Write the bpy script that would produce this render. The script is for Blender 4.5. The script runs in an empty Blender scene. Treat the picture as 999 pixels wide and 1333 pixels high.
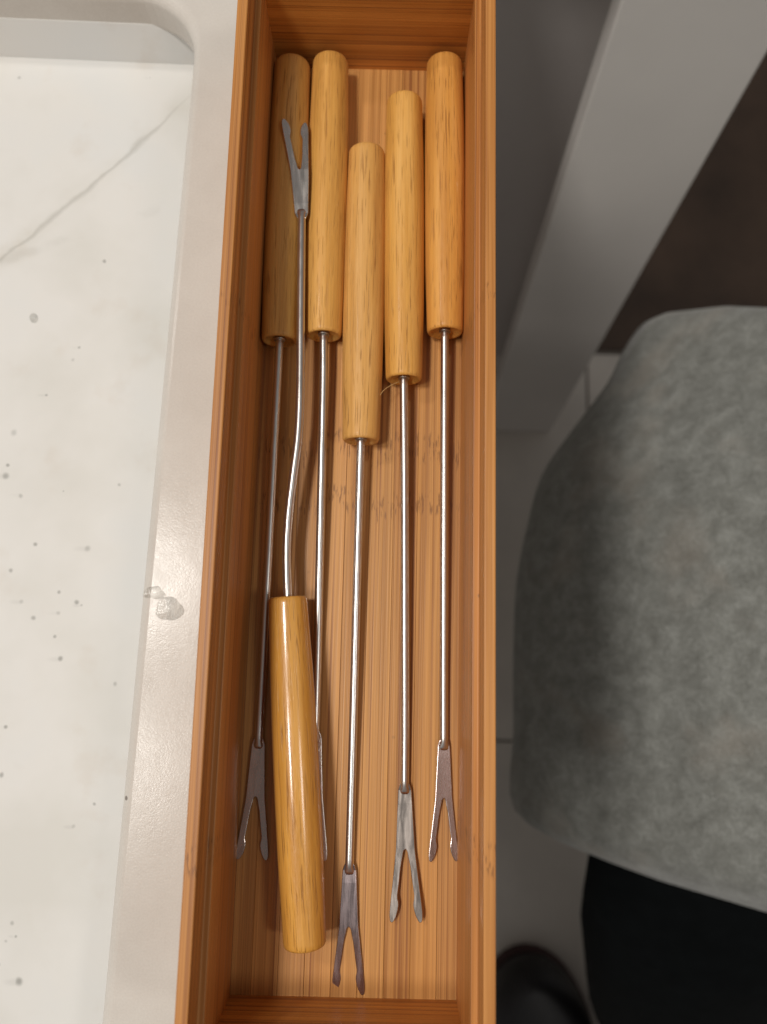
import bpy, bmesh, math, random
from mathutils import Vector, Matrix
random.seed(7)
R = math.radians
S = bpy.context.scene
COL = S.collection

# ------------------------------------------------------------------ camera
cam_d = bpy.data.cameras.new('camera')
cam = bpy.data.objects.new('camera', cam_d); COL.objects.link(cam)
S.camera = cam
cam_d.sensor_fit = 'HORIZONTAL'; cam_d.sensor_width = 36.0
cam_d.lens = 36.0 * 1000.0 / 999.0
cam_d.clip_start = 0.005; cam_d.clip_end = 50.0
cam.matrix_world = Matrix(((0.99971369, -0.02392757, 0.0, 0.0),
                           (0.02361257, 0.98655252, -0.16172992, 0.0),
                           (0.0038698, 0.16168362, 0.98683506, 0.265),
                           (0, 0, 0, 1)))
cam_d.dof.use_dof = True
cam_d.dof.focus_distance = 0.246
cam_d.dof.aperture_fstop = 13.0

# ------------------------------------------------------------------ world + lamps + exposure
W = bpy.data.worlds.new('World'); S.world = W; W.use_nodes = True
bg = W.node_tree.nodes['Background']
bg.inputs[0].default_value = (1.0, 0.97, 0.94, 1); bg.inputs[1].default_value = 0.16
def lamp(name, loc, watts, size, color, aim=None):
    d = bpy.data.lights.new(name, 'AREA'); d.shape = 'DISK'; d.size = size
    d.energy = watts; d.color = color
    o = bpy.data.objects.new(name, d); COL.objects.link(o); o.location = loc
    v = (Vector(aim) if aim else Vector((loc[0], loc[1], 0))) - Vector(loc)
    o.rotation_euler = v.to_track_quat('-Z', 'Y').to_euler()
    return o
WARM = (1.0, 0.96, 0.90)
lamp('ceiling_downlight', (-0.620, 0.117, 1.6), 11.8, 0.24, WARM, (0, .05, 0))
lamp('ceiling_downlight', (-0.640, -0.316, 1.6), 6.6, 0.22, WARM, (0, .05, 0))
lamp('ceiling_downlight', (-0.949, 0.824, 1.6), 5.6, 0.14, WARM, (0, .05, 0))
lamp('ceiling_downlight', (0.95, -0.30, 1.6), 3.3, 0.3, WARM, (0, .05, 0))

vs = S.view_settings
vs.view_transform = 'Standard'; vs.look = 'None'; vs.exposure = 0.0; vs.gamma = 1.0
S.cycles.use_denoising = True
S.cycles.max_bounces = 8

# ------------------------------------------------------------------ helpers
def tag(o, label=None, cat=None, group=None, kind=None):
    if label: o['label'] = label
    if cat: o['category'] = cat
    if group: o['group'] = group
    if kind: o['kind'] = kind
    return o
def empty(name, loc=(0, 0, 0)):
    o = bpy.data.objects.new(name, None); COL.objects.link(o); o.location = loc
    o.empty_display_size = 0.01
    return o
def link(name, me, mat=None, parent=None, smooth=False):
    if mat is not None and not me.materials: me.materials.append(mat)
    if smooth:
        for p in me.polygons: p.use_smooth = True
    o = bpy.data.objects.new(name, me); COL.objects.link(o)
    if parent: o.parent = parent
    return o
def mesh(name, verts, faces):
    me = bpy.data.meshes.new(name); me.from_pydata([tuple(v) for v in verts], [], faces)
    bm = bmesh.new(); bm.from_mesh(me)
    bmesh.ops.recalc_face_normals(bm, faces=bm.faces[:]); bm.to_mesh(me); bm.free()
    return me
def bevel(o, w, seg=2, angle=35):
    m = o.modifiers.new('bevel', 'BEVEL'); m.width = w; m.segments = seg
    m.limit_method = 'ANGLE'; m.angle_limit = R(angle); m.harden_normals = False
    return o
def box_mesh(x0, x1, y0, y1, z0, z1):
    v = [(x, y, z) for x in (x0, x1) for y in (y0, y1) for z in (z0, z1)]
    f = [(0, 1, 3, 2), (4, 6, 7, 5), (0, 4, 5, 1), (2, 3, 7, 6), (0, 2, 6, 4), (1, 5, 7, 3)]
    return mesh('box', v, f)
def extrude_profile(pts, a0, a1, axis):
    """closed profile (list of 2d) swept from a0 to a1 along axis 'x' or 'y'"""
    n = len(pts)
    if axis == 'y': v = [(p[0], a, p[1]) for a in (a0, a1) for p in pts]
    else: v = [(a, p[0], p[1]) for a in (a0, a1) for p in pts]
    f = [(i, (i + 1) % n, n + (i + 1) % n, n + i) for i in range(n)]
    f += [tuple(range(n)), tuple(range(2 * n - 1, n - 1, -1))]
    return mesh('profile', v, f)
def loft(rings, cap=True):
    n = len(rings[0]); v = [p for r in rings for p in r]; f = []
    for k in range(len(rings) - 1):
        for i in range(n):
            f.append((k * n + i, k * n + (i + 1) % n, (k + 1) * n + (i + 1) % n, (k + 1) * n + i))
    if cap:
        f.append(tuple(range(n))); f.append(tuple(range((len(rings) - 1) * n, len(rings) * n)))
    return mesh('loft', v, f)
def smooth_path(pts, sub=6):
    P = [Vector(p) for p in pts]; out = []
    for i in range(len(P) - 1):
        p0 = P[max(i - 1, 0)]; p1 = P[i]; p2 = P[i + 1]; p3 = P[min(i + 2, len(P) - 1)]
        for k in range(sub):
            t = k / sub
            out.append(0.5 * ((2 * p1) + (p2 - p0) * t + (2 * p0 - 5 * p1 + 4 * p2 - p3) * t * t
                              + (3 * p1 - p0 - 3 * p2 + p3) * t ** 3))
    out.append(P[-1]); return out

# ------------------------------------------------------------------ materials
class NT:
    def __init__(s, name):
        s.m = bpy.data.materials.new(name); s.m.use_nodes = True
        s.t = s.m.node_tree; s.b = s.t.nodes['Principled BSDF']
    def n(s, typ, **kw):
        n = s.t.nodes.new(typ)
        for k, v in kw.items(): setattr(n, k, v)
        return n
    def set(s, sock, v):
        if hasattr(v, 'links') or isinstance(v, bpy.types.NodeSocket): s.t.links.new(v, sock)
        else: sock.default_value = v
    def math(s, op, a, b=0.0, c=0.0, clamp=False):
        n = s.n('ShaderNodeMath', operation=op); n.use_clamp = clamp
        s.set(n.inputs[0], a); s.set(n.inputs[1], b)
        if op in ('MULTIPLY_ADD', 'SMOOTH_MIN', 'COMPARE'): s.set(n.inputs[2], c)
        return n.outputs[0]
    def vmath(s, op, a, b):
        n = s.n('ShaderNodeVectorMath', operation=op); s.set(n.inputs[0], a); s.set(n.inputs[1], b)
        return n.outputs[0] if op not in ('DISTANCE', 'DOT_PRODUCT') else n.outputs['Value']
    def noise(s, vec, scale=1.0, detail=3.0, rough=0.5, dist=0.0):
        n = s.n('ShaderNodeTexNoise'); s.set(n.inputs['Vector'], vec)
        n.inputs['Scale'].default_value = scale; n.inputs['Detail'].default_value = detail
        n.inputs['Roughness'].default_value = rough; n.inputs['Distortion'].default_value = dist
        return n.outputs['Fac']
    def ramp(s, fac, stops, interp='LINEAR'):
        n = s.n('ShaderNodeValToRGB'); s.set(n.inputs[0], fac); e = n.color_ramp
        e.interpolation = interp
        while len(e.elements) < len(stops): e.elements.new(0.5)
        for el, (p, c) in zip(e.elements, stops):
            el.position = p; el.color = (c, c, c, 1) if not hasattr(c, '__len__') else (*c, 1)
        return n.outputs[0]
    def rng(s, v, a, b, c=0.0, d=1.0, smooth=False):
        n = s.n('ShaderNodeMapRange'); n.interpolation_type = 'SMOOTHSTEP' if smooth else 'LINEAR'
        s.set(n.inputs[0], v)
        for i, k in enumerate((a, b, c, d)): n.inputs[i + 1].default_value = k
        return n.outputs[0]
    def mix(s, fac, a, b, blend='MIX'):
        n = s.n('ShaderNodeMix', data_type='RGBA', blend_type=blend)
        s.set(n.inputs[0], fac)
        for sock, v in ((n.inputs[6], a), (n.inputs[7], b)):
            s.set(sock, v if not isinstance(v, tuple) else (*v, 1) if len(v) == 3 else v)
        return n.outputs[2]
    def bump(s, h, strength, dist):
        n = s.n('ShaderNodeBump'); s.set(n.inputs['Height'], h)
        n.inputs['Strength'].default_value = strength; n.inputs['Distance'].default_value = dist
        s.t.links.new(n.outputs[0], s.b.inputs['Normal'])
    def coord(s): return s.n('ShaderNodeTexCoord').outputs['Object']
    def info(s): return s.n('ShaderNodeObjectInfo')
    def p(s, **kw):
        for k, v in kw.items():
            s.set(s.b.inputs[k.replace('_', ' ')], (*v, 1) if isinstance(v, tuple) and len(v) == 3 else v)

def bamboo(name, axis, dark, light, node_ys=()):
    """laminated bamboo: fine fibres along `axis`, reddish lines, dashed node bands"""
    m = NT(name); c = m.coord(); inf = m.info()
    off = m.n('ShaderNodeCombineXYZ')
    r = inf.outputs['Random']
    m.set(off.inputs[0], m.math('MULTIPLY', r, 0.37)); m.set(off.inputs[1], m.math('MULTIPLY', r, 3.1))
    m.set(off.inputs[2], m.math('MULTIPLY', r, 0.11))
    cc = m.vmath('ADD', c, off.outputs[0])
    def st(a, l): return m.vmath('MULTIPLY', cc, (l, a, a) if axis == 'x' else (a, l, a))
    fine = m.noise(st(2200, 14), 1, 2, .6)
    mid = m.noise(st(620, 6), 1, 3, .6)
    broad = m.noise(st(130, 5), 1, 2, .5)
    f = m.math('ADD', m.math('MULTIPLY', fine, .35), m.math('ADD', m.math('MULTIPLY', mid, .40), m.math('MULTIPLY', broad, .35)))
    base = m.ramp(f, [(0.42, dark), (0.54, tuple((a + b) / 2 for a, b in zip(dark, light))), (0.66, light)])
    # thin dark lines
    ln = m.rng(m.noise(st(1000, 2.2), 1, 2, .5), 0.55, 0.69, 0, .74, True)
    base = m.mix(ln, base, (0.24, 0.080, 0.022), 'MIX')
    # strip tint from the object colour
    base = m.mix(1.0, base, inf.outputs['Color'], 'MULTIPLY')
    # node bands
    if node_ys:
        sep = m.n('ShaderNodeSeparateXYZ'); m.set(sep.inputs[0], c)
        al = sep.outputs[0 if axis == 'x' else 1]
        wob = m.math('MULTIPLY', m.math('SUBTRACT', m.noise(m.vmath('MULTIPLY', cc, (900, 30, 30) if axis == 'y' else (30, 900, 900)), 1, 1), .5), .006)
        al = m.math('ADD', al, wob)
        sh = m.math('MULTIPLY', m.math('SUBTRACT', r, .5), 0.006)
        al = m.math('ADD', al, sh)
        band = None
        for y, hw in node_ys:
            b = m.rng(m.math('ABSOLUTE', m.math('SUBTRACT', al, y)), hw, hw * .5, 0, 1, True)
            band = b if band is None else m.math('MAXIMUM', band, b)
        dash = m.rng(m.noise(st(1500, 190), 1, 2, .55), .52, .62, 0, 1, True)
        base = m.mix(m.math('MULTIPLY', m.math('MULTIPLY', band, dash), .6), base, (0.16, 0.055, 0.015))
    # scuffs / pale wear
    wear = m.rng(m.noise(m.vmath('MULTIPLY', cc, (160, 160, 160)), 1, 5, .75), .66, .80, 0, .30, True)
    base = m.mix(wear, base, (0.72, 0.45, 0.28))
    # dark specks
    v = m.n('ShaderNodeTexVoronoi', feature='F1'); m.set(v.inputs['Vector'], cc); v.inputs['Scale'].default_value = 75
    spk = m.math('MULTIPLY', m.rng(v.outputs['Distance'], .025, .06, .7, 0, True), m.rng(m.noise(cc, 30, 1), .5, .6, 0, 1))
    base = m.mix(spk, base, (0.12, 0.05, 0.02))
    m.p(Base_Color=base, Roughness=m.rng(mid, .3, .7, .36, .52))
    m.p(Specular_IOR_Level=.45)
    m.bump(m.math('ADD', fine, mid), .22, .0004)
    return m.m

BD, BL = (0.39, 0.172, 0.047), (0.67, 0.335, 0.102)
M_FLOOR = bamboo('bamboo_floor', 'y', BD, BL, [(0.066, .0060), (0.046, .0050), (0.223, .006)])
M_SIDE = bamboo('bamboo_side', 'y', (0.38, 0.142, 0.032), (0.63, 0.285, 0.080), [(-0.060, .005), (0.10, .004)])
M_END = bamboo('bamboo_end', 'x', (0.37, 0.130, 0.022), (0.64, 0.27, 0.055))

def handle_wood():
    m = NT('varnished_handle_wood'); c = m.coord(); inf = m.info(); r = inf.outputs['Random']
    off = m.n('ShaderNodeCombineXYZ')
    m.set(off.inputs[0], m.math('MULTIPLY', r, 0.9)); m.set(off.inputs[1], m.math('MULTIPLY', r, 2.3)); m.set(off.inputs[2], m.math('MULTIPLY', r, .43))
    cc = m.vmath('ADD', c, off.outputs[0])
    def st(a, l): return m.vmath('MULTIPLY', cc, (a, l, a))
    g = m.noise(st(330, 9), 1, 4, .6, .25)
    b = m.noise(st(95, 7), 1, 3, .5, .3)
    f = m.math('ADD', m.math('MULTIPLY', g, .55), m.math('MULTIPLY', b, .45))
    base = m.ramp(f, [(.34, (0.57, 0.270, 0.058)), (.5, (0.74, 0.39, 0.094)), (.66, (0.84, 0.485, 0.150))])
    pore = m.rng(m.noise(st(2100, 62), 1, 2, .55), .56, .68, 0, 1, True)
    gate = m.rng(m.noise(st(190, 16), 1, 2, .5), .36, .60, .18, .70, True)
    base = m.mix(m.math('MULTIPLY', pore, gate), base, (0.27, 0.105, 0.018))
    fl = m.noise(st(1600, 22), 1, 2, .5)
    base = m.mix(m.rng(fl, .35, .7, .22, 0), base, (0.36, 0.15, 0.03))
    sc = m.rng(m.noise(m.vmath('MULTIPLY', cc, (260, 90, 260)), 1, 4, .7), .69, .76, 0, .45, True)
    base = m.mix(sc, base, (0.80, 0.55, 0.32))
    base = m.mix(1.0, base, inf.outputs['Color'], 'MULTIPLY')
    m.p(Base_Color=base, Roughness=m.math('SUBTRACT', m.rng(m.noise(st(700, 120), 1, 3, .6), .3, .7, .44, .58), m.math('MULTIPLY', inf.outputs['Alpha'], .16)))
    m.p(Coat_Weight=m.math('MULTIPLY', inf.outputs['Alpha'], .8), Coat_Roughness=.13, Specular_IOR_Level=.4)
    m.bump(m.math('ADD', m.math('MULTIPLY', pore, -.8), m.noise(st(900, 260), 1, 3, .6)), .42, .0003)
    return m.m
M_HANDLE = handle_wood()

def steel(name, col, r0, r1, blotch=False):
    m = NT(name); c = m.coord(); inf = m.info(); r = inf.outputs['Random']; m.info_col = inf.outputs['Color']
    off = m.n('ShaderNodeCombineXYZ'); m.set(off.inputs[1], m.math('MULTIPLY', r, 1.7)); m.set(off.inputs[0], r)
    cc = m.vmath('ADD', c, off.outputs[0])
    n1 = m.noise(m.vmath('MULTIPLY', cc, (1500, 120, 1500)), 1, 3, .6)
    n2 = m.noise(m.vmath('MULTIPLY', cc, (700, 90, 700) if blotch else (300, 160, 300)), 1, 4, .6, .5)
    f = n2 if blotch else n1
    dk = tuple(k * (.84 if blotch else .93) for k in col)
    m.p(Base_Color=m.mix(1.0, m.mix(m.rng(f, .35, .65, 0, 1, True), dk, col), m.info_col, 'MULTIPLY'), Metallic=1.0,
        Roughness=m.rng(n2, .3, .7, r0, r1))
    # scratches
    scr = m.rng(m.noise(m.vmath('MULTIPLY', cc, (700, 2600, 700)), 1, 2, .5, 1.2), .62, .72, 0, 1, True)
    if blotch: m.bump(scr, .05, .0001)
    return m.m
M_ROD = steel('steel_rod', (0.70, 0.675, 0.645), .28, .36)
M_BLADE = steel('steel_blade', (0.72, 0.68, 0.65), .20, .32, True)

def quartz():
    m = NT('quartz_counter'); c = m.coord()
    a = m.noise(c, 26, 4, .6); b = m.noise(c, 1400, 2, .6)
    base = m.ramp(m.math('ADD', m.math('MULTIPLY', a, .6), m.math('MULTIPLY', b, .4)),
                  [(.35, (0.62, 0.57, 0.515)), (.65, (0.70, 0.655, 0.60))])
    v = m.n('ShaderNodeTexVoronoi', feature='F1'); m.set(v.inputs['Vector'], c); v.inputs['Scale'].default_value = 62
    sp = m.rng(v.outputs['Distance'], .035, .06, .8, 0, True)
    gate = m.rng(m.noise(c, 40, 1), .5, .56, 0, 1)
    base = m.mix(m.math('MULTIPLY', sp, gate), base, (0.16, 0.13, 0.11))
    smear = m.rng(m.noise(m.vmath('MULTIPLY', c, (130, 90, 60)), 1, 5, .7), .4, .7, 0, 1)
    m.p(Base_Color=base, Roughness=m.rng(smear, 0, 1, .16, .24), Specular_IOR_Level=.2)
    m.bump(m.math('ADD', m.noise(c, 1500, 3, .6), m.math('MULTIPLY', smear, .6)), .14, .0002)
    return m.m
M_QUARTZ = quartz()

def marble():
    m = NT('veined_marble'); c = m.coord()
    cl = m.noise(c, 14, 4, .55); c2 = m.noise(m.vmath('ADD', c, (3, 1, 0)), 34, 4, .6)
    base = m.ramp(cl, [(.32, (0.71, 0.69, 0.645)), (.5, (0.77, 0.75, 0.715)), (.68, (0.75, 0.745, 0.725))])
    base = m.mix(m.rng(c2, .55, .72, 0, .35, True), base, (0.66, 0.60, 0.53))
    wn = m.n('ShaderNodeTexNoise'); m.set(wn.inputs['Vector'], c); wn.inputs['Scale'].default_value = 60; wn.inputs['Detail'].default_value = 5
    warp = m.vmath('MULTIPLY', m.vmath('SUBTRACT', wn.outputs['Color'], (.5, .5, .5)), (.005, .005, 0))
    sep = m.n('ShaderNodeSeparateXYZ'); m.set(sep.inputs[0], m.vmath('ADD', c, warp))
    X, Y = sep.outputs[0], sep.outputs[1]
    # main vein y = y0 + k (x - x0) with a slight bow
    dx = m.math('ADD', X, 0.130)
    yv = m.math('ADD', m.math('MULTIPLY', dx, 1.10), .1880)
    yv = m.math('ADD', yv, m.math('MULTIPLY', m.math('MULTIPLY', dx, dx), 1.6))
    d = m.math('ABSOLUTE', m.math('SUBTRACT', Y, yv))
    thick = m.rng(m.noise(c, 55, 3, .6), .32, .72, .0007, .0040)
    core = m.math('SUBTRACT', 1.0, m.math('DIVIDE', d, thick), clamp=True)
    fade = m.rng(X, -.084, -.112, 0, 1, True)
    base = m.mix(m.math('MULTIPLY', m.math('MULTIPLY', core, .46), fade), base, (0.36, 0.345, 0.30))
    halo = m.rng(d, .011, .001, 0, .16, True)
    base = m.mix(m.math('MULTIPLY', halo, m.rng(c2, .4, .6, 0, 1)), base, (0.50, 0.46, 0.38))
    # a second broken vein lower left
    d2 = m.math('ABSOLUTE', m.math('ADD', m.math('SUBTRACT', Y, m.math('MULTIPLY', X, .42)), -.219))
    v2 = m.math('MULTIPLY', m.rng(d2, .0035, .0004, 0, .22, True), m.rng(c2, .46, .6, 0, 1))
    base = m.mix(v2, base, (0.45, 0.43, 0.38))
    # dark mineral specks, each where the slab has one
    spots = [(-138.3,30,.9),(-117.2,29.9,1.2),(-129.3,52,.4),(-152.1,75.3,1.2),(-153.6,57.1,1.4),(-153.2,61.9,.9),
             (-146.3,49.4,.9),(-146.3,19.2,.9),(-140.9,7.8,1.1),(-126.8,12.1,.8),(-119.2,8.3,.9),(-117.3,7.2,.6),
             (-135.2,1.4,.9),(-126.3,3.4,.8),(-126.1,-5.2,.8),(-123,-13.7,1.1),(-101.4,-22.3,.8),(-104.5,-66.5,.8),
             (-111.4,-74.7,.8),(-140.5,-57.9,1.0),(-141.2,-40.4,.9),(-129.6,-109.2,.8),(-127.7,-113.4,.5),(-131.2,-115.3,.7),
             (-133.8,-123.5,.9),(-125.4,-128.7,1.3),(-107.3,55.7,.8),(-129.7,112.4,.6),(-131.7,107,.7),(-140.8,91.5,.7),
             (-123.3,150.4,.9),(-169.3,235,.7),(-112.2,237.7,.3)]
    wp = m.vmath('ADD', c, m.vmath('MULTIPLY', warp, (.62, .62, 0)))
    tot = None
    for q, (x, y, r) in enumerate(spots):
        op = (.62, .40, .52, .30, .55)[q % 5]
        dd = m.vmath('DISTANCE', m.vmath('MULTIPLY', wp, (1, 1, 0)), (x / 1000, y / 1000, 0))
        k = m.rng(dd, r * (.0014, .0015, .0012)[q % 3], r * .0002, 0, op, True)
        tail = m.vmath('DISTANCE', m.vmath('MULTIPLY', wp, (.35, 1, 0)), ((x - 1.8) * .35 / 1000, (y - .2) / 1000, 0))
        k = m.math('MAXIMUM', k, m.rng(tail, r * .0013, r * .0002, 0, (.0, .09, .0, .0, .12, .0, .04)[q % 7], True))
        tot = k if tot is None else m.math('MAXIMUM', tot, k)
    base = m.mix(tot, base, (0.17, 0.165, 0.145))
    m.p(Base_Color=base, Roughness=.55, Specular_IOR_Level=.3)
    return m.m
M_MARBLE = marble()

def plain(name, col, rough, var=.08, scale=30, spec=.5, bump=0):
    m = NT(name); c = m.coord(); n = m.noise(c, scale, 4, .6)
    m.p(Base_Color=m.mix(m.rng(n, .3, .7), tuple(k * (1 - var) for k in col), tuple(k * (1 + var) for k in col)),
        Roughness=rough, Specular_IOR_Level=spec)
    if bump: m.bump(n, bump, .001)
    return m.m
M_PAINT = plain('white_cabinet_paint', (0.82, 0.78, 0.745), .45, .03, 9)
M_PANEL_LIT = plain('panel_paint_lit', (0.88, 0.84, 0.80), .45, .03, 9)  # white paint, lightened to stand in for light on the panel
M_DOOR_SHADED = plain('door_paint_shaded', (0.60, 0.56, 0.54), .45, .03, 9)  # same white paint, darkened to stand in for shade on the doors
M_TILE = plain('beige_floor_tile', (0.76, 0.70, 0.63), .30, .08, 7)
M_GROUT = plain('floor_grout', (0.24, 0.21, 0.18), .85, .1, 60)
M_BROWN = plain('dark_brown_wood', (0.085, 0.052, 0.034), .55, .35, 6)
M_BLACK = plain('black_cloth', (0.004, 0.005, 0.0055), .9, .2, 60, .08)
M_SHOE = plain('black_leather', (0.012, 0.010, 0.011), .45, .2, 60)
M_SOLE = plain('dark_red_rubber', (0.045, 0.012, 0.012), .6, .2, 60)
M_COLLAR = steel('dull_collar', (0.46, 0.43, 0.39), .3, .5)
def fleece():
    m = NT('grey_fleece'); c = m.coord()
    a = m.noise(c, 75, 6, .72, .3); b = m.noise(c, 600, 3, .6); w = m.noise(m.vmath('ADD', c, (5, 2, 1)), 19, 3, .5)
    f = m.math('ADD', m.math('MULTIPLY', a, .65), m.math('MULTIPLY', b, .35))
    base = m.ramp(f, [(.36, (0.165, 0.166, 0.150)), (.5, (0.235, 0.238, 0.219)), (.66, (0.345, 0.35, 0.328))])
    base = m.mix(m.rng(w, .5, .7, 0, .30, True), base, (0.36, 0.31, 0.26))
    m.p(Base_Color=base, Roughness=.95, Specular_IOR_Level=.15, Sheen_Weight=.25)
    m.bump(f, .5, .004)
    return m.m
M_FLEECE = fleece()
def water():
    m = NT('water_film')
    tr = m.n('ShaderNodeBsdfTransparent'); tr.inputs[0].default_value = (.94, .94, .935, 1)
    gl = m.n('ShaderNodeBsdfGlossy'); gl.inputs['Roughness'].default_value = .04
    lw = m.n('ShaderNodeLayerWeight'); fr = m.math('MULTIPLY_ADD', m.math('POWER', lw.outputs['Facing'], 4.0), .25, .0025)
    mx = m.n('ShaderNodeMixShader')
    m.set(mx.inputs[0], fr); m.set(mx.inputs[1], tr.outputs[0]); m.set(mx.inputs[2], gl.outputs[0])
    out = m.t.nodes['Material Output']; m.t.links.new(mx.outputs[0], out.inputs[0])
    return m.m
M_WATER = water()
M_FIBRE = plain('straw_fibre', (0.62, 0.40, 0.16), .5)

# ------------------------------------------------------------------ floor of the room (far below)
FZ = -0.90
floor = link('floor', box_mesh(-1.0, 1.9, -1.6, 2.2, FZ - .05, FZ - .004), M_GROUT); tag(floor, kind='structure')
tile_me = bevel_src = box_mesh(-.298, .298, -.298, .298, -.02, 0)
tile_me.materials.append(M_TILE)
for i in range(-1, 3):
    for j in range(-3, 3):
        cx = .3175 + .6 * i - .3; cy = .155 + .6 * j
        if cy > .45 and cx > .1: continue
        t = link('tile', tile_me, None, floor); t.location = (cx, cy, FZ)
wood = link('wood_floor', box_mesh(.1, 1.9, .462, 2.2, FZ - .003, FZ + .002), M_BROWN); tag(wood, kind='structure')

# ------------------------------------------------------------------ countertop with its recessed marble bottom
CT = -0.0066
ctr = empty('countertop', (0, 0, CT))
ctr.rotation_euler = (0, 0, R(-1.23))
tag(ctr, 'beige quartz countertop with a rounded cutout over white veined marble, under the box', 'countertop')
def slab():
    x0, x1, y0, y1 = -.62, .012, -.55, .42
    hx0, hx1, hy0, hy1, r = -.54, -.0852, -.47, .2510, .026
    bm = bmesh.new()
    outer = [bm.verts.new((x, y, 0)) for x, y in ((x0, y0), (x1, y0), (x1, y1), (x0, y1))]
    inner = []
    for cx, cy, a0 in ((hx1 - r, hy1 - r, 0), (hx0 + r, hy1 - r, 90), (hx0 + r, hy0 + r, 180), (hx1 - r, hy0 + r, 270)):
        for k in range(13):
            a = R(a0 + 90 * k / 12)
            inner.append(bm.verts.new((cx + r * math.cos(a), cy + r * math.sin(a), 0)))
    ed = []
    for lp in (outer, inner):
        for i in range(len(lp)): ed.append(bm.edges.new((lp[i], lp[(i + 1) % len(lp)])))
    bmesh.ops.triangle_fill(bm, edges=ed, use_beauty=True)
    ext = bmesh.ops.extrude_face_region(bm, geom=bm.faces[:])
    bmesh.ops.translate(bm, verts=[v for v in ext['geom'] if isinstance(v, bmesh.types.BMVert)], vec=(0, 0, -.020))
    bmesh.ops.recalc_face_normals(bm, faces=bm.faces[:])
    me = bpy.data.meshes.new('slab'); bm.to_mesh(me); bm.free()
    return me
s = bevel(link('slab', slab(), M_QUARTZ, ctr), .0045, 6, 40)
link('basin_bottom', box_mesh(-.56, -.06, -.49, .33, -.050, -.0305), M_MARBLE, ctr)
link('basin_wall', extrude_profile([(.2450, -.0304), (.2507, -.0152), (.300, -.0152), (.300, -.0304)], -.56, -.06, 'x'), M_MARBLE, ctr)
link('front_panel', box_mesh(-.05, -.02, -.50, .40, FZ - CT + .004, -.021), M_PAINT, ctr)

# water on the counter strip
def drop(name, loc, pts, h, label):
    rings = []
    n = 40
    for k, (s_, z) in enumerate([(1 - q / 12.5, 1 - (1 - q / 12.5) ** 2.6) for q in range(13)]):
        ring = []
        for i in range(n):
            a = 2 * math.pi * i / n
            rr = 0
            for amp, fr, ph in pts[1]: rr += amp * math.cos(fr * a + ph)
            q = pts[0] * (1 + rr) * s_
            ring.append((q * math.cos(a) * pts[2], q * math.sin(a), z * h))
        rings.append(ring)
    o = link(name, loft(rings), M_WATER, None, True); o.location = loc
    tag(o, label, 'water drop', 'water drops on the counter')
drop('water_drop', (-.0743, .0082, CT + .0001), (.0045, ((.09, 2, .4), (.07, 3, 1.1), (.04, 5, .3)), 1.0), .00010, 'larger round water drop on the quartz strip left of the box')
drop('water_drop', (-.1470, .1275, -.0369), (.0022, ((.12, 2, 1.2),), .8), .00016, 'tiny water drop added on the veined marble to stand in for a glint')  # drop added in place of a small highlight on the marble
drop('water_drop', (-.0800, .0137, CT + .0001), (.0026, ((.16, 2, .2), (.11, 3, 2.0), (.06, 5, 1)), 1.25), .00008, 'smaller water drop beside the larger one, nearer the cutout edge')

# ------------------------------------------------------------------ bamboo box
BX0, BX1, BY0, BY1 = -.0450, .0267, -.1127, .2165
box = empty('bamboo_box', (0, .05, -.0065))
tag(box, 'long open bamboo box with stepped rims holding wooden-handled forks', 'box')
def bpart(name, me, mat, tint):
    o = link(name, me, mat, box); o.location = (0, -.05, .0065); o.color = (*tint, 1); return o
NS = 9; sw = (BX1 - BX0 + .004) / NS
tints = [(.92, .90, .88), (1.0, .98, .95), (.95, .93, .95), (1.04, 1.02, 1.0), (.97, .95, .92), (1.05, 1.05, 1.02), (1.0, .97, .95), (1.06, 1.04, 1.0), (.97, .96, .98)]
for i in range(NS):
    xa = BX0 - .002 + i * sw
    o = bpart('floor_strip', box_mesh(xa + .00003, xa + sw - .00003, BY0 - .002, BY1 + .002, -.0062, random.uniform(-.00006, .00006)), M_FLOOR, tints[i])
    bevel(o, .00010, 1, 40)
Z2, Z1, ZB = .0384, .0497, -.0064
lw = [(BX0, ZB), (BX0, Z2), (BX0 - .0020, Z2), (BX0 - .0020, Z1), (BX0 - .0055, Z1), (BX0 - .0055, ZB)]
rw = [(BX1, ZB), (BX1, Z2), (BX1 + .0020, Z2), (BX1 + .0020, Z1), (BX1 + .0053, Z1), (BX1 + .0053, ZB)]
for pr, ti in ((lw, (1.0, .98, .95)), (rw, (1.04, 1.02, .98))):
    bevel(bpart('side_wall', extrude_profile(pr, BY0 - .006, BY1 + .006, 'y'), M_SIDE, ti), .0004, 2, 40)
for y0, y1 in ((BY1, BY1 + .0055), (BY0 - .0055, BY0)):
    bevel(bpart('end_wall', box_mesh(BX0 - .0008, BX1 + .0008, y0, y1, ZB + .0002, Z2 - .0003), M_END, (1, 1, 1)), .0004, 2, 40)

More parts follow.
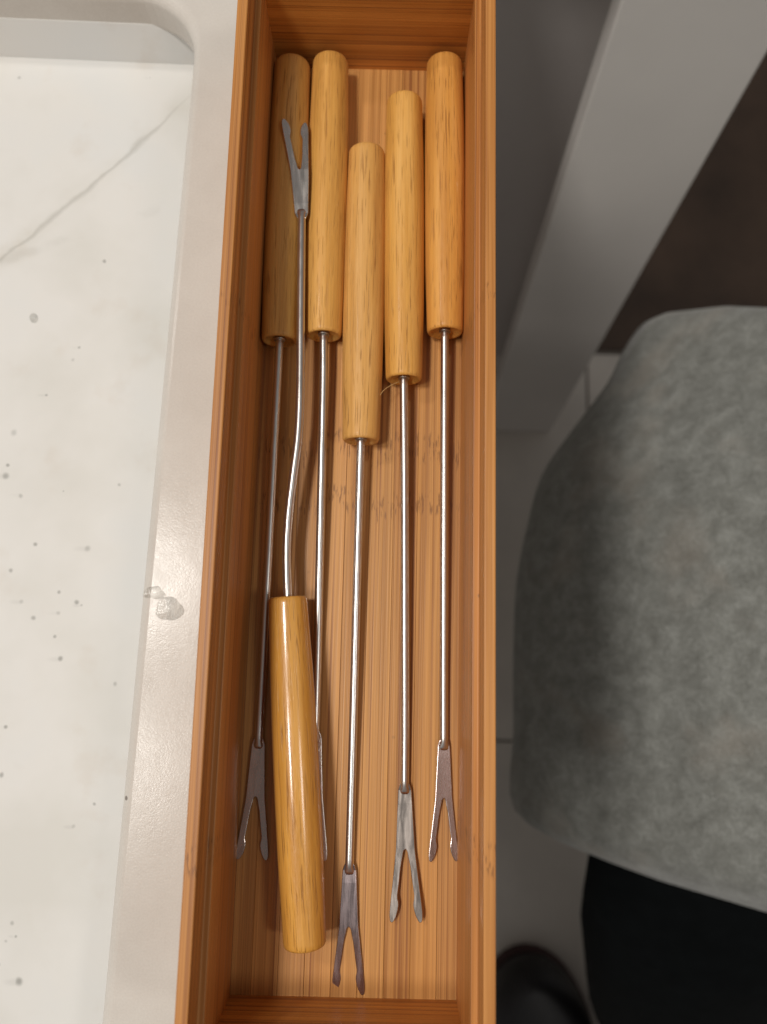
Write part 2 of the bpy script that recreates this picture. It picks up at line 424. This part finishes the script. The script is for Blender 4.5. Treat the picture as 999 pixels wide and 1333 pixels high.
# ------------------------------------------------------------------ fondue forks
HL = .1132
def handle_mesh():
    prof = [(0.0015, .0016), (.0040, .0013), (.0046, .0009), (.0050, .0003), (.0055, .0), (.0060, .00025), (.0063, .0009),
            (.0064, .0020), (.0066, .010), (.0070, .025), (.00725, .045), (.0073, .065), (.00720, .085), (.0069, .100),
            (.00675, .1075), (.0067, .1108), (.0066, .1121), (.0063, .1128), (.0059, .1131), (.0054, .1132), (.0012, .1132)]
    n = 40; rings = [[(r * math.cos(2 * math.pi * i / n), y, r * math.sin(2 * math.pi * i / n)) for i in range(n)] for r, y in prof]
    me = loft(rings); me.materials.append(M_HANDLE)
    for p in me.polygons: p.use_smooth = True
    return me
HANDLE = handle_mesh()
def collar_mesh():
    prof = [(.0010, .0016), (.0020, .0015), (.0021, .0009), (.0019, .0002), (.0016, .0003), (.0010, .0004)]
    n = 24; rings = [[(r * math.cos(2 * math.pi * i / n), y, r * math.sin(2 * math.pi * i / n)) for i in range(n)] for r, y in prof]
    me = loft(rings); me.materials.append(M_COLLAR)
    for p in me.polygons: p.use_smooth = True
    return me
COLLAR = collar_mesh()
HALF = [(0, 0, 1.35), (.02, 0, 1.75), (.055, 0, 2.2), (.15, 0, 2.4), (.25, 0, 2.6), (.36, 0, 2.85), (.485, 0, 3.1), (.494, .42, 3.14), (.51, .68, 3.2), (.55, .98, 3.4),
        (.60, 1.45, 3.65), (.66, 1.8, 3.95), (.72, 2.12, 4.25), (.77, 2.42, 4.5), (.81, 2.66, 4.7), (.835, 2.62, 4.85), (.862, 2.38, 4.98), (.885, 2.36, 5.1),
        (.92, 2.62, 5.25), (.955, 3.1, 5.32), (.985, 3.75, 5.2), (1.0, 4.25, 4.85)]
def blade_mesh(L, wk=1.0, bend=0.0, twist=0.0, hook=0.0):
    """flat two-pronged head along +y from the neck at y=0; thickness in z"""
    v = []; f = []; T = .00045
    for sgn in (-1, 1):
        b = len(v)
        for s_, i_, o_ in HALF:
            th = T * (1.6 - 1.0 * min(s_ / .06, 1)) if s_ < .06 else T * (1 - .35 * s_)
            for w_ in (i_, o_):
                x = sgn * w_ * wk / 1000
                z = bend * s_ * s_ + twist * x * s_
                if hook and sgn == 1 and s_ > .46: x -= hook * (s_ - .46) ; z -= hook * 1.2 * (s_ - .46)
                v.append((x, s_ * L, z + th)); v.append((x, s_ * L, z - th))
        n = len(HALF)
        for k in range(n - 1):
            a = b + 4 * k; c = a + 4
            f += [(a, a + 2, c + 2, c), (a + 1, c + 1, c + 3, a + 3), (a + 2, a + 3, c + 3, c + 2)]
            if HALF[k + 1][1] > 0: f.append((a, c, c + 1, a + 1))
        e = b + 4 * (n - 1); f.append((e, e + 2, e + 3, e + 1)); f.append((b, b + 1, b + 3, b + 2))
    me = bpy.data.meshes.new('blade'); me.from_pydata(v, [], f)
    bm = bmesh.new(); bm.from_mesh(me)
    bmesh.ops.remove_doubles(bm, verts=bm.verts[:], dist=1e-6)
    bmesh.ops.recalc_face_normals(bm, faces=bm.faces[:]); bm.to_mesh(me); bm.free()
    me.materials.append(M_BLADE)
    return me
def frame(d, roll=0.0):
    d = Vector(d).normalized(); x = d.cross(Vector((0, 0, 1))).normalized(); z = x.cross(d)
    m = Matrix((x, d, z)).transposed().to_4x4()
    return m @ Matrix.Rotation(roll, 4, 'Y')
def fork(pts, tip, label, tint, broll=0, wk=1.0, bend=0.0, spin=0.0, hook=0.0, rr=.00145, gloss=.05, steel_tint=(1, 1, 1)):
    """pts[0] far end of the handle, pts[1] rod end of the handle, then the rod to the neck; tip = middle of the prong tips (mm)"""
    P = [Vector(p) / 1000 for p in pts]; tip = Vector(tip) / 1000
    mid = (P[0] + P[1]) / 2
    t = empty('fondue_fork', (mid.x, mid.y, 0))
    tag(t, label, 'fork', 'fondue forks in the bamboo box')
    inv = Matrix.Translation((-mid.x, -mid.y, 0))
    ax = (P[0] - P[1])
    h = link('handle', HANDLE, None, t); h.color = (*tint, gloss)
    h.matrix_local = inv @ Matrix.Translation(P[1]) @ frame(ax) @ Matrix.Rotation(spin, 4, 'Y') @ Matrix.Diagonal((1, ax.length / HL, 1, 1))
    link('collar', COLLAR, None, h)
    u = ax.normalized()
    neck = P[-1]; bd = (tip - neck)
    path = [P[1] + u * .004, P[1]] + P[2:]
    path = smooth_path(path, 8)
    rings = []; N = 18
    for k, p in enumerate(path):
        d = (path[min(k + 1, len(path) - 1)] - path[max(k - 1, 0)]).normalized()
        x = d.cross(Vector((0, 0, 1))).normalized(); z = x.cross(d)
        rings.append([p - Vector((mid.x, mid.y, 0)) + rr * (math.cos(2 * math.pi * i / N) * x + math.sin(2 * math.pi * i / N) * z) for i in range(N)])
    # flattened shoulder running into the blade
    d = bd.normalized(); F = frame(d, broll).to_3x3(); x = F.col[0]; z = F.col[2]
    for yy, a, b in ((.0012, 1.38, 1.25), (.0026, 1.7, .75), (.0036, 1.6, .40)):
        p = neck + d * yy - Vector((mid.x, mid.y, 0))
        rings.append([p + (a * math.cos(2 * math.pi * i / N) * x + b * math.sin(2 * math.pi * i / N) * z) / 1000 for i in range(N)])
    link('rod', loft(rings), M_ROD, t, True)
    bl = link('fork_head', blade_mesh(bd.length, wk, bend, 0, hook), None, t)
    bl.color = (*steel_tint, 1)
    bl.matrix_local = inv @ Matrix.Translation(neck) @ frame(bd, broll)
    bevel(bl, .0002, 2, 30)
    return t
HZ = 7.35
fork([(-38.2, 211.6, HZ), (-38.1, 102.2, HZ), (-38.5, 60, 5.4), (-39.2, -10, 2.4), (-39.5, -33.5, 1.6)], (-40.0, -72.1, .7),
     'fork with dull brownish handle against the left wall, under another fork\'s prongs', (.86, .84, .84), spin=.4, steel_tint=(.72, .66, .64))
fork([(-23.9, 213.2, HZ), (-22.6, 104.5, HZ), (-22.1, 90, 6.9), (-21.7, 60, 5.6), (-21.0, -10, 2.2), (-20.9, -31.0, 1.6)], (-20.9, -71.9, .7),
     'fork whose prongs lie hidden beneath the reversed fork\'s handle', (1.0, .98, .92), spin=2.1)
fork([(-9.3, 176.5, HZ), (-8.4, 66.6, HZ), (-8.4, 20, 5.2), (-8.3, -50, 2.2), (-8.3, -72.0, 1.6)], (-7.6, -112.0, .7),
     'fork lying lowest in the middle, its prongs touching the front end wall', (.98, .98, 1.08), spin=1.3, broll=.05, bend=-.001, steel_tint=(.60, .52, .55))
fork([(4.1, 197.6, HZ), (6.0, 89.1, HZ), (7.2, 45, 5.3), (8.8, -25, 2.2), (9.1, -46.8, 1.6)], (10.4, -89.1, .7),
     'fork with yellowish handle, second from the right wall', (1.02, .99, .88), spin=3.6, bend=.0022, broll=.045, steel_tint=(.80, .74, .70))
fork([(18.9, 213.9, HZ), (20.2, 106.7, HZ), (20.6, 65, 5.4), (21.5, -10, 2.2), (21.8, -32.6, 1.6)], (22.2, -71.2, .7),
     'fork with orange handle close along the right wall', (1.06, .97, .86), spin=5.2, wk=.92, broll=-.12, steel_tint=(.66, .60, .62))
fork([(-21.0, -94.3, 9.6), (-30.9, 12.6, 10.3), (-31.9, 27.1, 10.5), (-31.7, 39.9, 11), (-30.7, 53, 11.5), (-29.5, 67.6, 12.0), (-29.5, 85, 12.6), (-30.4, 112.9, 13.2), (-31.4, 145.5, 13.6)],
     (-34.2, 183.0, 16.2), 'reversed fork with bent rod and glossy handle at the near end, on top', (1.0, .93, .72), broll=.0, wk=1.08, spin=.9, hook=.0046, gloss=1.0, steel_tint=(1.18, 1.16, 1.14))

# a stray wood fibre at the end of a handle
fp = smooth_path([(.0045, .0890, .0062), (.0010, .0866, .0080), (-.0016, .0838, .0092), (-.0030, .0800, .0100), (-.0036, .0760, .0112)], 6)
rings = []
for k, p in enumerate(fp):
    d = (fp[min(k + 1, len(fp) - 1)] - fp[max(k - 1, 0)]).normalized(); x = d.cross(Vector((0, 0, 1))).normalized(); z = x.cross(d)
    rings.append([p + .00011 * (math.cos(a) * x + math.sin(a) * z) for a in (0, 1.257, 2.513, 3.77, 5.027)])
o = link('wood_fibre', loft(rings), M_FIBRE, None, True)
tag(o, 'thin curved straw-coloured fibre between two fork handles', 'fibre')

# ------------------------------------------------------------------ background on the right, far below
# upright panel painted as lit, and the cabinet behind it painted as shaded
def lean(x0, x1, y0, y1, z0, z1, kx=-.019, ky=.084):
    v = [(x + kx * (z - FZ), y + ky * (z - FZ), z) for x in (x0, x1) for y in (y0, y1) for z in (z0, z1)]
    return mesh('lean', v, [(0, 1, 3, 2), (4, 6, 7, 5), (0, 4, 5, 1), (2, 3, 7, 6), (0, 2, 6, 4), (1, 5, 7, 3)])
o = bevel(link('side_panel', lean(.152, .2575, .3235, .345, FZ + .001, -.03), M_PANEL_LIT), .0015)
tag(o, 'tall white panel, its colour lightened as if lit, standing upright on the floor right of the box', 'panel')
cab = empty('cabinet', (.0, .44, FZ)); tag(cab, 'white cabinet front with shade put into its colour, behind the upright panel', 'cabinet')
def cpart(name, me, mat):
    q = link(name, me, mat, cab); q.location = (0, -.44, -FZ); return bevel(q, .0012)
cpart('door', lean(.0630, .30, .400, .418, FZ + .10, -.05), M_DOOR_SHADED)
cpart('door', lean(-.20, .0590, .400, .418, FZ + .10, -.05), M_DOOR_SHADED)
cpart('added_shade_slab', box_mesh(-.30, .30, .375, .66, -.030, .0), M_QUARTZ)  # unseen slab, added above the doors to keep lamp light off them
cpart('body', lean(-.20, .245, .4185, .46, FZ + .002, -.045), M_PAINT)

# person standing at the counter: grey fleece top, black trousers
per = empty('person', (.30, .02, FZ))
tag(per, 'person in a mottled grey fleece top and black trousers standing beside the box', 'person')
HEM = [(.3214, .2643), (.2762, .2700), (.2242, .2722), (.2007, .2476), (.1837, .2135), (.1542, .1731), (.1284, .1335), (.1156, .0888), (.1073, .0452),
       (.1046, -.0093), (.1044, -.0679), (.1054, -.1275), (.1577, -.1541), (.1981, -.1641), (.2957, -.1837),
       (.40, -.20), (.50, -.16), (.54, -.05), (.55, .08), (.52, .20), (.44, .26)]
def clos(pts, sub=4):
    n = len(pts); out = []
    for i in range(n):
        p0, p1, p2, p3 = (Vector((*pts[(i + k) % n], 0)) for k in (-1, 0, 1, 2))
        for k in range(sub):
            t_ = k / sub
            q = 0.5 * ((2 * p1) + (p2 - p0) * t_ + (2 * p0 - 5 * p1 + 4 * p2 - p3) * t_ * t_ + (3 * p1 - p0 - 3 * p2 + p3) * t_ ** 3)
            out.append((q.x, q.y))
    return out
hem = clos(HEM); cx, cy = .40, .05
rings = []
for z, sc_, dx in ((-.350, .95, .004), (-.352, .985, .001), (-.348, 1.0, 0), (-.33, .995, .004), (-.29, .965, .018), (-.24, .91, .045), (-.18, .83, .085),
                   (-.10, .74, .14), (0.0, .66, .20), (.15, .62, .27), (.30, .60, .32)):
    ring = []
    for i, (x, y) in enumerate(hem):
        a = math.atan2(y - cy, x - cx)
        fold = .006 * math.sin(5 * a + 1.2 + z * 4) * min(1, (z + .352) / .12)
        ring.append((cx + (x - cx) * (sc_ + fold) + dx - .30, cy - .42 * dx + (y - cy) * (sc_ + fold) - .02, z - FZ))
    rings.append(ring)
link('fleece_top', loft(rings), M_FLEECE, per, True)
def ellipse(c, rx, ry, n=28): return [(c[0] + rx * math.cos(2 * math.pi * i / n) - .30, c[1] + ry * math.sin(2 * math.pi * i / n) - .02, c[2] - FZ) for i in range(n)]
link('trouser_leg', loft([ellipse((.37, -.04, -.30), .10, .10), ellipse((.310, -.18, -.42), .130, .105), ellipse((.312, -.25, -.50), .120, .105), ellipse((.322, -.34, -.60), .100, .10),
                  ellipse((.36, -.43, -.74), .075, .08), ellipse((.37, -.52, -.86), .065, .075)]), M_BLACK, per, True)
link('trouser_leg', loft([ellipse((.37, .10, -.30), .09, .09), ellipse((.37, .11, -.55), .075, .075), ellipse((.39, .12, -.86), .06, .07)]), M_BLACK, per, True)

# shoe
sh = empty('shoe', (.236, -.540, FZ)); tag(sh, 'rounded black shoe on the floor at the lower edge, half hidden by the box', 'shoe')
def shoe_ring(k, z, shrink=0, n=36):
    out = []
    for i in range(n):
        a = 2 * math.pi * i / n; x = math.cos(a); y = math.sin(a)
        wv = .070 + .006 * math.sin(a) - shrink
        out.append((x * wv * (1 + .10 * y), y * (.125 - shrink), z))
    return out
link('sole', loft([shoe_ring(0, .001, .004), shoe_ring(0, .004), shoe_ring(0, .020), shoe_ring(0, .024, .003)]), M_SOLE, sh, True)
link('upper', loft([shoe_ring(0, .0242, .003), shoe_ring(0, .045, .004), shoe_ring(0, .062, .012), shoe_ring(0, .074, .025), shoe_ring(0, .078, .040)]), M_SHOE, sh, True)
sh.rotation_euler = (0, 0, R(18))
